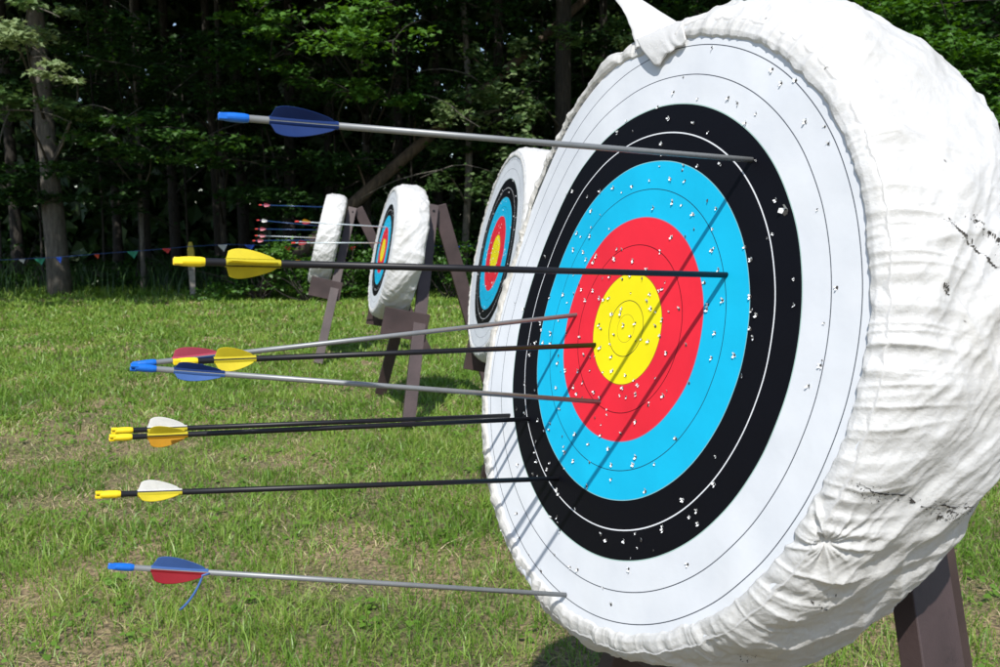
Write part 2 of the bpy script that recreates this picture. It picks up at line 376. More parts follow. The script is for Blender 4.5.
    if main:
        up = np.exp(-(ang(deg, 108)/36)**2)*sst((s2-.015)/.12)*sst((.40-s2)/.12)
        disp += .030*up-.022*np.exp(-(ang(deg, 215)/38)**2)*sst((s2-.05)/.14)
        # star pucker on the lower front
        a0 = 205.5; s0 = .028
        dx = np.radians(ang(deg, a0))*.45; dy = s2-s0-.01; rr = np.hypot(dx, dy)
        pa_ = np.arctan2(dy, dx); fold = 1-2*np.abs(noise3(np.cos(pa_)*2.2+4, np.sin(pa_)*2.2, rr*12)*1.8)
        disp += np.exp(-(rr/.055)**2)*(fold*.0036*np.clip(rr/.012, 0, 1)-.006*np.exp(-(rr/.009)**2))
        # torn seams: dark ragged gaps with a lifted lip
        def seam(pts, wid, br, lip):
            nonlocal disp, tear
            pa = np.array(pts, float)
            for (a1, b1), (a2, b2) in zip(pa[:-1], pa[1:]):
                ax, ay = np.radians(ang(deg, a1))*.465, s_of(z2, s2)-b1
                bx, by = math.radians(a2-a1)*.465, b2-b1
                L = bx*bx+by*by; t = np.clip((ax*bx+ay*by)/L, 0, 1)
                jx = .0035*noise3(X*70, Y*70, z2*70)
                dd = np.hypot(ax-t*bx, ay-t*by)
                side = (ax*by-ay*bx)/math.sqrt(L)
                nn = noise3(X*130+3, Y*130, z2*130); nn2 = noise3(X*38+3, Y*38, z2*38)
                if br > .7:      # speckled charring
                    m_ = (dd < wid*2.6*(.7+nn2)) & (nn > .05)
                else:            # a gap that opens and closes along its length
                    m_ = np.abs(ax*by-ay*bx)/math.sqrt(L)+np.maximum(0, dd-.004)*9+jx*.35 < wid*np.clip(.45+1.5*noise3(X*22+8, Y*22, z2*22), .12, 1.3)
                tear = np.maximum(tear, m_.astype(float))
                disp += lip*np.exp(-(dd/.010)**2)*np.clip(side/.004, -.6, 1)
        s_of = lambda zz, ss: -zz
        for a1, b1, wd in ((131.0, .02, .0016), (112, .026, .0012), (150.5, .09, .0010), (172, .10, .001)):
            dd = np.hypot(np.radians(ang(deg, a1))*.465, -z2-b1+.02)
            tear = np.maximum(tear, (dd < wd).astype(float))
        # opening edge pulled outward at the upper far side
        pull = np.exp(-(ang(deg, 47)/27)**4)*np.exp(-(s2/.05)**2)
        r2 = r2+pull*.026
        # bunched knot of cloth
        kn = .55*np.exp(-(ang(deg, 66)/3.4)**2)*np.exp(-((s2-.045)/.03)**2)
        disp += kn*.022
    r2 = r2+nr*disp; z2 = z2+nz*disp
    # scalloped opening edge
    edge = np.exp(-(s2/.012)**2)
    r2 += edge*(.0030*rid(g1)+.0025*g2+.003*noise3(np.cos(T)*5+o, np.sin(T)*5, 0*T))
    z2 = np.where(s2 < .03, np.maximum(z2, .0026+.35*s2*0), z2)
    if main: z2 = z2+bend(r2*np.cos(T), r2*np.sin(T))*np.clip(1+z2/.2, 0, 1)
    v = np.stack([r2*np.cos(T), r2*np.sin(T), z2], -1).reshape(-1, 3)
    i = np.arange(nth); j = np.arange(ns-1)
    A, B = np.meshgrid(i, j, indexing='ij'); A2 = (A+1) % nth
    f = np.stack([A*ns+B, A*ns+B+1, A2*ns+B+1, A2*ns+B], -1).reshape(-1, 4)
    return mesh_np(name, v, f.ravel(), np.full(len(f), 4), M['cover'], attrs={'tear': tear.ravel(), 'dirt': dirt.ravel()}), v.reshape(nth, ns, 3)

def tears(grid, parent):
    """ragged rips, scorched specks and frayed threads lying in the surface of the cover"""
    nth, ns, _ = grid.shape; rg = np.random.default_rng(77)
    def at(deg, b):
        fi = (deg % 360)/360*nth; i0 = int(fi) % nth; col = grid[i0]; w_ = np.hypot(col[:, 0], col[:, 1]) > .40
        zz = np.where(w_, col[:, 2], 9); jj = np.argmin(np.abs(zz+b)+(np.arange(ns) < 8)*1.0)
        jj = min(max(jj, 2), ns-3); p = col[jj]; q = grid[(i0+3) % nth][jj]; r_ = col[jj+2]
        n_ = np.cross(q-p, r_-p); n_ /= np.linalg.norm(n_)
        if n_@np.array([p[0], p[1], 0]) < 0: n_ = -n_
        return p, n_
    def ribbon(mb, pts, wid, N, jit, gap=0.0, off=.0007):
        pts = np.array(pts); d = np.r_[0, np.cumsum(np.hypot(np.diff(pts[:, 0])*.0081, np.diff(pts[:, 1])))]
        prev = None
        for k in range(N+1):
            q = k/N*d[-1]; a_ = np.interp(q, d, pts[:, 0]); b_ = np.interp(q, d, pts[:, 1])
            n1 = float(noise3(q*60.0, 3.1, wid*900)); n2 = float(noise3(q*190.0, 7.7, wid*500)); n3_ = float(noise3(q*35.0, 1.7, wid*700))
            w_ = wid*max(.06, .45+1.1*n1+.5*n2)*min(1, 6*k/N+.1, 6*(1-k/N)+.1)
            sh = jit*(n3_+.35*n2)
            p, nn = at(a_+sh/.0081*.5, b_); t_ = np.cross(nn, [0, 0, 1.0]); t_ /= np.linalg.norm(t_); ax = np.cross(t_, nn)
            # across direction: perpendicular to the path inside the surface
            a2 = np.interp(min(q+.002, d[-1]), d, pts[:, 0]); b2 = np.interp(min(q+.002, d[-1]), d, pts[:, 1]); a3 = np.interp(max(q-.002, 0), d, pts[:, 0]); b3 = np.interp(max(q-.002, 0), d, pts[:, 1])
            dv = np.array([-math.sin(math.radians(a_)), math.cos(math.radians(a_)), 0])*(a2-a3)*.0081+np.array([0, 0, -1.0])*(b2-b3)
            ac = np.cross(nn, dv); ac /= np.linalg.norm(ac)+1e-9
            c0 = p+nn*off+ac*(sh*.5)
            cur = (c0-ac*w_*(.6+.4*n2), c0+ac*w_*(.6-.4*n1))
            if prev is not None and not (gap and n3_ > .45-gap): mb.add([prev[0], prev[1], cur[1], cur[0]], [(0, 1, 2, 3)])
            prev = cur
    def specks(mb, pts, n, spread, size):
        pts = np.array(pts)
        for k in range(n):
            u = rg.random()*(len(pts)-1); i_ = int(u); a_, b_ = pts[i_]+(pts[i_+1]-pts[i_])*(u-i_)
            p, nn = at(a_+rg.normal(0, spread)/.0081, b_+rg.normal(0, spread)); e1 = np.cross(nn, rg.normal(size=3)); e1 /= np.linalg.norm(e1); e2 = np.cross(nn, e1)
            r0 = size*rg.lognormal(-.3, .5); m_ = 6
            mb.add([p+nn*.0007+(e1*math.cos(q)*rg.uniform(.5, 1.4)*1.6+e2*math.sin(q)*rg.uniform(.5, 1.2)*.7)*r0 for q in np.linspace(0, 6.28, m_, endpoint=False)], [tuple(range(m_))])
    jobs = [([(159.3, .054), (160.9, .072), (162.2, .100), (163.6, .136), (165, .18)], .0026, .0035, 0),
            ([(195.4, .004), (195.9, .020), (195.7, .045), (196.6, .09), (196.6, .125), (196.1, .165), (195.8, .2)], .0026, .0045, -.1),
            ([(196.9, .085), (197.2, .12), (196.9, .16)], .0018, .004, 0)]
    for pts, wd, jt, gp in jobs:
        mb = MB(); ribbon(mb, pts, wd, 320, jt, gp); specks(mb, pts, 26, .004, .0008); mb.build('rip', M['core'], parent)
    for pts, n, sprd, sz in (([(158.0, .090), (159.6, .120), (160.8, .145)], 60, .0035, .0011), ([(153.2, .15), (154, .18)], 24, .004, .0009), ([(195.4, .0), (196.9, .012), (197.0, .055)], 34, .0030, .0009),
                             ([(168.2, .050), (169.0, .056)], 26, .0024, .0013), ([(198.4, .12), (198.2, .16), (197.6, .2)], 60, .0040, .0012), ([(214, .03), (216, .05)], 12, .008, .0008), ([(232, .06), (236, .08)], 26, .006, .0010)):
        mb = MB(); specks(mb, pts, n, sprd, sz); mb.build('scorch_marks', M['core'], parent)

def face_mesh(name, holes, seed, main=False, nth=256, nr=90):
    rng = np.random.default_rng(seed)
    rr = np.linspace(0, .434 if not main else .430, nr); TH = np.linspace(0, 2*math.pi, nth, endpoint=False)
    T, Rr = np.meshgrid(TH, rr, indexing='ij'); X, Y = Rr*np.cos(T), Rr*np.sin(T)
    def hgt(X, Y): return .0028+.0016*noise3(X*6+seed, Y*6, 0*X)+.0009*noise3(X*15+seed, Y*15, 0*X+3)+(bend(X, Y) if main else 0)
    Z = hgt(X, Y)
    v = np.stack([X, Y, Z], -1).reshape(-1, 3).tolist()
    fl = []; cn = []; mi = []
    for a in range(nth):
        b = (a+1) % nth
        for j in range(nr-1):
            if j == 0: fl += [a*nr, a*nr+1, b*nr+1]; cn.append(3)
            else: fl += [a*nr+j, a*nr+j+1, b*nr+j+1, b*nr+j]; cn.append(4)
            mi.append(0)
    for (x, y, sc) in holes:
        h = float(hgt(np.array(x), np.array(y))); r0 = .0019*sc*rng.uniform(.8, 1.2)
        n = 7; ph = rng.uniform(0, 6.28); k0 = len(v)
        for q in range(n):
            a_ = ph+q*2*math.pi/n; v.append([x+r0*math.cos(a_)*rng.uniform(.7, 1.2), y+r0*math.sin(a_)*rng.uniform(.7, 1.2), h+.0006])
        fl += list(range(k0, k0+n)); cn.append(n); mi.append(1)
        for q in range(rng.integers(2, 5) if sc < 2 else 3):       # torn paper petals curling outwards
            a_ = ph+q*2*math.pi/4.6+rng.uniform(-.4, .4); wd = rng.uniform(.55, .95); ln = min(sc, 1.5)*rng.uniform(.0011, .0025); up = sc*rng.uniform(.0008, .0022)
            k0 = len(v)
            p0 = [x+r0*math.cos(a_-wd), y+r0*math.sin(a_-wd), h+.0008]; p1 = [x+r0*math.cos(a_+wd), y+r0*math.sin(a_+wd), h+.0008]
            tip = [x+(r0+ln)*math.cos(a_+rng.uniform(-.3, .3)), y+(r0+ln)*math.sin(a_), h+.0008+up]
            tip2 = [x+(r0+ln*.9)*math.cos(a_-wd*.7), y+(r0+ln*.9)*math.sin(a_-wd*.7), tip[2]-.0003]; v += []
            v += [p0, p1, tip, tip2]; fl += [k0, k0+1, k0+2, k0+3]; cn.append(4); mi.append(2)
    return mesh_np(name, np.array(v), fl, cn, [M['face'], M['core'], M['paper']], mat_idx=mi)

def boss_core(name, main=False):
    mb = MB(); n = 96
    pr = [(.0, -.002), (.415, -.002), (.425, -.012), (.43, -.1), (.42, -.16), (.40, -.175), (0, -.175)]
    vs = []; fs = []
    for k in range(n):
        a = 2*math.pi*k/n
        for (r, z) in pr[1:-1]: vs.append((r*math.cos(a), r*math.sin(a), z))
    m = len(pr)-2
    for k in range(n):
        k2 = (k+1) % n
        for j in range(m-1): fs.append((k*m+j, k*m+j+1, k2*m+j+1, k2*m+j))
    fs.append(tuple(k*m for k in range(n))); fs.append(tuple(k*m+m-1 for k in range(n))[::-1])
    if main: vs = [(x, y, z+float(bend(x, y))*max(0, 1+z/.2)*1.25) for x, y, z in vs]
    fs = [f for f in fs if len(f) == 4]+[fs[-2], fs[-1]] if not main else [f for f in fs if len(f) == 4]
    mb.add(vs, fs)
    return mb

def make_target(center, yaw, lean, seed, label, res, main=False, thick=1.0):
    m, U, V, N = frame_of(center, yaw, lean)
    root = empty('archery_target', label=label, cat='archery target', group='round archery targets in a receding row', mat=m)
    boss_core('foam_core', main).build('foam_core', M['foam'], root, smooth=False)
    rng = np.random.default_rng(seed)
    if main: hl = [(a/1000, b/1000, 1.0) for a, b in HOLES]+[(-.264, .163, 2.6)]+[(float(r_*math.cos(a_)), float(r_*math.sin(a_)), .6) for r_, a_ in zip(rng.uniform(.03, .37, 70), rng.uniform(0, 6.28, 70))]
    else:
        hl = []
        for a, b in HOLES:
            if rng.random() < .55: 
                q = rng.uniform(0, 6.28); hl.append(((a*math.cos(q)-b*math.sin(q))/1000, (a*math.sin(q)+b*math.cos(q))/1000, 1.1))
    link('target_face', face_mesh('target_face', hl, seed, main), root)
    cm, grid = cover_mesh('fabric_cover', res[0], res[1], seed, main)
    if thick != 1: 
        co_ = np.zeros(len(cm.vertices)*3, np.float32); cm.vertices.foreach_get('co', co_); co_ = co_.reshape(-1, 3); co_[:, 2] = np.where(co_[:, 2] < 0, co_[:, 2]*thick, co_[:, 2]); cm.vertices.foreach_set('co', co_.ravel())
    cv = link('fabric_cover', cm, root)
    if main: tears(grid, cv)
    return root, m

H0 = EYE
T1C = (.1804, 1.2857, H0-.1398)
tg1, M1 = make_target(T1C, R(28.0), R(11.5), 1, 'huge white covered round target in the foreground with nine arrows in its coloured rings', (1800, 230), True)
tg2, M2 = make_target((-.019, 3.857, H0-.101), R(11.9), R(11.5), 2, 'second nearest round target, half hidden behind the foreground one, free of arrows', (700, 110))
tg3, M3 = make_target((-.802, 6.28, H0-.141), R(15.6), R(11.5), 3, 'third round target with its narrow coloured face in view between brown stand legs', (560, 90), thick=.88)
T4C = P(318, 238, 9.1)
tg4, M4 = make_target(tuple(T4C), R(9.6), R(13.5), 4, 'farthest target seen edge on as a slim white slab with blue arrows in it', (480, 80), thick=.85)

# loose corner of the cover sticking up on top of the near target
def flap():
    U, V, N = [np.array([M1[i][k] for i in range(3)]) for k in range(3)]
    def L(px, py, z=0.0, d=None):
        o = np.array([0, 0, EYE]); q = P(px, py, 1.0)-o
        c = np.array(T1C)+N*z
        t = ((c-o)@N)/(q@N); p = o+q*t-np.array(T1C); return np.array([p@U, p@V, z])
    n, mm = 22, 16
    base0, base1 = L(636, 50, .004), L(684, 27, -.045)
    tip0, tip1 = L(600, -16, -.03), L(606, -22, -.04)
    mid0, mid1 = L(632, 12, -.01), L(647, 4, -.042)
    vs = []; fs = []
    for i in range(n):
        t = i/(n-1)
        a = (1-t)**2*base0+2*t*(1-t)*mid0+t*t*tip0
        b = (1-t)**2*base1+2*t*(1-t)*mid1+t*t*tip1
        for j in range(mm):
            u = j/(mm-1); p = a*(1-u)+b*u
            ns_ = noise3(p[0]*40, p[1]*40, u*2)
            p = p+np.array([0, 0, .006*math.sin(u*math.pi)*(1-.4*t)+.003*ns_]); p = p+np.array([1, .3, 0])*.003*noise3(u*3, t*5, 7.)
            vs.append(p)
    for i in range(n-1):
        for j in range(mm-1): fs.append((i*mm+j, i*mm+j+1, (i+1)*mm+j+1, (i+1)*mm+j))
    mb = MB(); mb.add(vs, fs); o = mb.build('loose_flap', M['cover'], tg1, smooth=True)
    s_ = o.modifiers.new('s', 'SOLIDIFY'); s_.thickness = .0016
    # second fold lying back over the opening edge
    a0, a1, a2, a3 = L(637, 40, .010), L(684, 21, -.004), L(687, 40, .0075), L(656, 66, .0080)
    vs = []; fs = []
    for i in range(18):
        for j in range(26):
            t, u = i/17, j/25
            p = (1-t)*((1-u)*a0+u*a1)+t*((1-u)*a3+u*a2)
            p = p+np.array([.004*noise3(u*5, 3., t), .006*noise3(u*4, t*2, 5.)*t, .0025*math.sin(t*math.pi)**.7+.0022*(1-2*abs(noise3(u*4, t*1.3, 2.)))*t])
            vs.append(p)
    for i in range(17):
        for j in range(25): fs.append((i*26+j, (i+1)*26+j, (i+1)*26+j+1, i*26+j+1))
    mb = MB(); mb.add(vs, fs); o = mb.build('folded_hem', M['cover'], tg1, smooth=True)
    s_ = o.modifiers.new('s', 'SOLIDIFY'); s_.thickness = .0016
flap()

# ------------------------------------------------------------------ stands
def make_stand(m, label, rear=17.0, top=.37, pn0=.03, pn1=.33, pv0=.36, pv1=.545, far=.40, back=.315):
    """A-frame easel in the frame of its target; front rails carry the boss, rear legs brace it"""
    c = np.array([m[i][3] for i in range(3)]); U, V, N = [np.array([m[i][k] for i in range(3)]) for k in range(3)]
    H = np.array([-N[0], -N[1], 0]); H /= np.linalg.norm(H)      # horizontal, away from the archer
    root = empty('target_stand', (float(c[0]), float(c[1]), 0), label, 'wooden stand', 'brown wooden easels carrying the targets')
    off = np.array([c[0], c[1], 0])
    for sgn in (-1, 1):       # front pair spreads downwards from the top
        a = c+U*sgn*.035+V*top-N*back
        dv = -V+U*sgn*(.40 if sgn < 0 else far); dv /= np.linalg.norm(dv); L = a[2]/(-dv[2]); b = a+dv*L
        sd = np.cross(dv, N); sd /= np.linalg.norm(sd)
        mb = MB(); mb.box((a+b)/2-off, (sd, dv, N), (.017, L/2, .041)); mb.build('leg', M['wood'], root, bevel=.002)
        mb = MB(); mb.box(c+U*(sgn*(.335+.022))-V*((pv0+pv1)/2)-N*((pn0+pn1)/2)-off, (U, V, N), (.0145, (pv1-pv0)/2, (pn1-pn0)/2)); mb.build('side_bracket', M['wood'], root, bevel=.002)
    d = np.array([H[0]*math.sin(R(rear)), H[1]*math.sin(R(rear)), -math.cos(R(rear))])
    a2 = c+V*(top+.01)-N*(back+.05); L2 = a2[2]/(-d[2]); b2 = a2+d*L2; n2 = np.cross(U, d)
    mb = MB(); mb.box((a2+b2)/2-off, (U, d, n2), (.019, L2/2, .050)); mb.build('leg', M['wood'], root, bevel=.002)
    mb = MB(); mb.box(c-V*.497-N*(pn1-.09)-off, (U, V, N), (.338, .019, .08)); mb.build('ledge_board', M['wood'], root, bevel=.002)
    mb = MB(); mb.box(c+V*.0-N*(back-.053)-off, (U, V, N), (.20, .045, .004)); mb.build('cross_board', M['wood'], root, bevel=.001)
    mb = MB(); a = c+V*(top-.04)-N*(back+.01)-off
    mb.tube([a-U*.075, a+U*.075], [.009, .009], 12); mb.build('bolt', M['black'], root)
    return root
make_stand(M1, 'brown stand of the foreground target, only a leg showing at the lower right corner', 17, .40, .21, .35, .415, .50, .22)
make_stand(M2, 'brown stand hidden behind the second target, its leg feet in the grass at mid height')
make_stand(M3, 'brown wooden stand under the third target with both front legs standing on the grass', 16, back=.272)
make_stand(M4, 'farthest brown stand, leaning rail and bracket seen from the side against the trees', 25, back=.265)

# ------------------------------------------------------------------ arrows
def vane_mesh(name, L, h, kind='para', th=.0007):
    n = 16; t = np.linspace(0, 1, n)
    hh = h*np.clip(np.sin(np.pi*np.clip(t, 0, 1)**.52)**.66, 0, 1)  # steep at the nock, long taper to the point
    vs = []; fs = []
    for i in range(n):
        for y in (0, hh[i]+.0002):
            for s_ in (-1, 1): vs.append((t[i]*L, y, s_*th*(1 if y == 0 else .6)))
    for i in range(n-1):
        a = i*4; b = a+4
        fs += [(a, a+2, b+2, b), (a+1, b+1, b+3, a+3), (a+2, a+3, b+3, b+2), (a, b, b+1, a+1)]
    fs += [(0, 1, 3, 2), ((n-1)*4, (n-1)*4+2, (n-1)*4+3, (n-1)*4+1)]
    # glued foot that wraps part of the shaft
    k0 = len(vs); row = [(-.0012, -.0030), (-.0002, -.0019), (.0005, -.0007), (.0005, .0007), (-.0002, .0019), (-.0012, .0030)]
    for x in (-.001, L+.002):
        for y, z in row: vs.append((x, y+.0004, z))
    for q in range(5): fs.append((k0+q, k0+q+1, k0+6+q+1, k0+6+q))
    return vs, fs

def make_arrow(tail, tip, shaft, nock, vanes, roll, label, group, vl=.052, vh=.0125, start=.047, rad=.0034, pen=.05, nl=.028, detail=True, nroll=0, rootname='arrow'):
    """tail: open end of the nock. tip: where the shaft enters the face. local x runs from tail to tip"""
    tail = Vector(tail); tip = Vector(tip); d = (tip-tail); L = d.length; d.normalize()
    up = Vector((0, 0, 1)); side = d.cross(up).normalized(); up2 = side.cross(d)
    m = Matrix.Identity(4)
    for i in range(3): m[i][0], m[i][1], m[i][2], m[i][3] = d[i], up2[i], side[i], tail[i]
    if detail and shaft == 'black': rad = .0036
    root = empty(rootname, label=label, cat='arrow', group=group, mat=m)
    mb = MB(); mb.tube([(nl*.78, 0, 0), (L+pen, 0, 0)], [rad, rad], 20 if detail else 8); mb.build('shaft', M[shaft], root, smooth=True)
    o = root.children[0]
    mb = MB(); slot = .006; rn = rad*1.28
    mb.tube([(slot-.001, 0, 0), (slot+.003, 0, 0), (nl*.55, 0, 0), (nl*.85, 0, 0), (nl, 0, 0)], [rn*.86, rn*.95, rn*1.03, rn*1.0, rad*1.06], 18 if detail else 7)
    for s_ in (-1, 1):       # two ears either side of the string slot
        ca, sa = math.cos(R(nroll)), math.sin(R(nroll))
        off = np.array([0, ca, sa])*s_*rn*.54; ax = np.array([0, -sa, ca])
        mb.box(np.array([slot*.5+.0012, 0, 0])+off, ((1, 0, 0), (0, ca, sa), tuple(ax)), (slot*.5+.001, rn*.34, rn*.70))
    mb.build('nock', M[nock], root, smooth=False, bevel=.0008 if detail else 0)
    if detail:
        nk = root.children[1]
        nk.data.polygons.foreach_set('use_smooth', [True]*len(nk.data.polygons))
    for k, vm in enumerate(vanes):
        if vm is None: continue
        a = R(roll+120*k); vs, fs = vane_mesh('vane', vl, vh)
        out = []
        for x, y, z in vs:
            y = y+rad*.97
            bend_ = .0012*math.sin(x/vl*3.1)*y/vh if detail else 0
            z += bend_
            out.append((x+start, y*math.cos(a)-z*math.sin(a), y*math.sin(a)+z*math.cos(a)))
        mb = MB(); mb.add(out, fs); mb.build('vane', M[vm], root, smooth=False)
    return root

E0 = np.array([0, 0, EYE])
AR = [
 ([0.311, 1.1376, 0.0849], [-0.2588, 0.8538, 0.1035], 'silver', 'b_nock', ('b_vane',)*3, 30, .064, .0125, 'topmost silver arrow with blue nock and dark blue vanes, stuck in the black ring'),
 ([0.2824, 1.1303, -0.056], [-0.2945, 0.8232, -0.0282], 'black', 'y_nock', ('y_vane',)*3, -42, .048, .0125, 'long black arrow with yellow nock and yellow vanes crossing just above the bullseye'),
 ([0.1178, 1.4071, -0.1316], [-0.4436, 1.0877, -0.1623], 'silver', 'b_nock', ('p_vane', 'b_vane', 'b_vane'), 2, .056, .0115, 'silver arrow with pink and navy vanes, rising to the border of blue and red rings'),
 ([0.1426, 1.3436, -0.1704], [-0.3813, 1.0525, -0.1535], 'black', 'y_nock', ('y_vane',)*3, 14, .047, .0130, 'black arrow with yellow nock and vanes ending at the left edge of the yellow bullseye'),
 ([0.1465, 1.3025, -0.2485], [-0.4109, 1.0018, -0.1517], 'silver', 'b_nock', ('lb_vane', 'lb_vane', 'b_vane'), 140, .054, .0085, 'silver arrow with bright blue vane sloping down into the red ring below the bullseye'),
 ([0.0161, 1.5196, -0.3132], [-0.5274, 1.213, -0.2714], 'black', 'y_nock', ('w_vane', 'y_vane', 'y_vane'), -10, .050, .0135, 'black arrow with white and yellow vanes, upper of the close parallel pair'),
 ([0.0489, 1.4607, -0.3068], [-0.5024, 1.1486, -0.2661], 'black', 'y_nock', ('y_vane', 'o_vane', 'o_vane'), 24, .048, .0125, 'black arrow with amber vanes, lower of the close parallel pair, in the black ring'),
 ([0.0912, 1.3513, -0.3758], [-0.4719, 1.0342, -0.3073], 'black', 'y_nock', ('w_vane', 'y_vane', 'y_vane'), -10, .048, .0120, 'lone black arrow with white and yellow vanes, below the close parallel pair'),
 ([0.0974, 1.2737, -0.5278], [-0.4436, 0.9953, -0.3783], 'silver', 'b_nock', ('lb_vane', 'r_vane', 'b_vane'), 12, .062, .0140, 'lowest silver arrow with blue and red vanes and a torn vane strip dangling'),
]
for i, (tip, tail, sh, nk, vn, roll, vl, vh, lab) in enumerate(AR):
    a = make_arrow(tuple(E0+tail), tuple(E0+tip), sh, nk, vn, roll, lab, 'arrows in the foreground target', vl=vl, vh=vh, nroll=(84, 78, 60, 95, 30, 12, 20, 5, 80)[i])
    if i == 8:    # torn strip of vane hanging off the shaft
        mb = MB(); pts = []; x0 = .047+.062
        for k in range(14):
            t = k/13; pts.append((x0-.004-.002*t-.016*t*t, -.003-.040*t+.002*math.sin(t*5), .0035+.004*math.sin(t*2.5)))
        pts = [(x0+.004, .000, .0035), (x0+.001, -.001, .0040)]+pts
        mb.tube(pts, [.0009]+[.0014]*(len(pts)-2)+[.0009], 8); mb.build('torn_vane_strip', M['lb_vane'], a, smooth=True)

def loc(m, u, v, z=0): return m @ Vector((u, v, z))
# arrows in the third and the farthest target
def far_arrow(m, u, v, tdx, tdy, sh, nk, vn, label, group, L=.62, roll=20):
    tip = loc(m, u, v); dv = Vector((tdx, tdy, 1)).normalized()
    tail = m @ (Vector((u, v, 0))+dv*L)
    make_arrow(tail, tip, sh, nk, vn, roll, label, group, detail=False, vl=.055, vh=.015, rad=.0042)
far_arrow(M3, .02, .16, -.02, -.14, 'lsilver', 'red_nock', ('o_vane', 'r_vane', 'r_vane'), 'pale arrow with orange vanes, upper one stuck in the third target', 'arrows in the third target')
far_arrow(M3, .10, .05, -.02, -.20, 'lsilver', 'red_nock', ('r_vane',)*3, 'pale arrow with red vanes, middle one stuck in the third target', 'arrows in the third target')
far_arrow(M3, .04, -.10, -.02, -.17, 'lsilver', 'red_nock', ('o_vane',)*3, 'pale arrow with orange vanes, lowest one stuck in the third target', 'arrows in the third target')
for k, (py, dy, sh, vn, lab) in enumerate([
    (207, -.21, 'dblue', 'p_vane', 'blue arrow with pink vanes, highest one in the farthest target'),
    (226, -.14, 'dblue', 'w_vane', 'blue arrow with white vanes sloping down, second from the top in the farthest target'),
    (230, -.22, 'dblue', 'p_vane', 'blue arrow with pink vanes, third from the top in the farthest target'),
    (238, -.20, 'lsilver', 'p_vane', 'pale blue arrow with pink vanes, fourth from the top in the farthest target'),
    (240, -.25, 'dblue', 'p_vane', 'blue arrow with pink vanes, lowest one in the farthest target')]):
    v = (238-py)*9.1/911.7
    far_arrow(M4, (-.15, .05, -.05, .12, -.1)[k], v, (0, -.05, .03, .02, .05)[k], dy, sh, 'red_nock', (vn,)*3, lab, 'arrows in the farthest target', roll=30, L=.62)

# ------------------------------------------------------------------ ground
def ground():
    def gz(x, y): return .03*noise3(x*.25, y*.25, 0*x)+.012*noise3(x*.9, y*.9, 0*x+2)-.02
    xs = np.r_[-300, -120, -60, np.linspace(-30, 30, 121), 60, 120, 300]; ys = np.r_[-200, -60, -20, np.linspace(-6, 44, 101), 80, 160, 400]
    X, Y = np.meshgrid(xs, ys, indexing='ij'); near = (np.abs(X) <= 30) & (Y >= -6) & (Y <= 44)
    Z = np.where(near, gz(X, Y), 0)
    v = np.stack([X, Y, Z], -1).reshape(-1, 3); ny = len(ys)
    A, B = np.meshgrid(np.arange(len(xs)-1), np.arange(ny-1), indexing='ij')
    f = np.stack([A*ny+B, (A+1)*ny+B, (A+1)*ny+B+1, A*ny+B+1], -1).reshape(-1, 4)
    tag(link('ground', mesh_np('ground', v, f.ravel(), np.full(len(f), 4), M['ground'])), kind='structure')
    return gz
gz = ground()

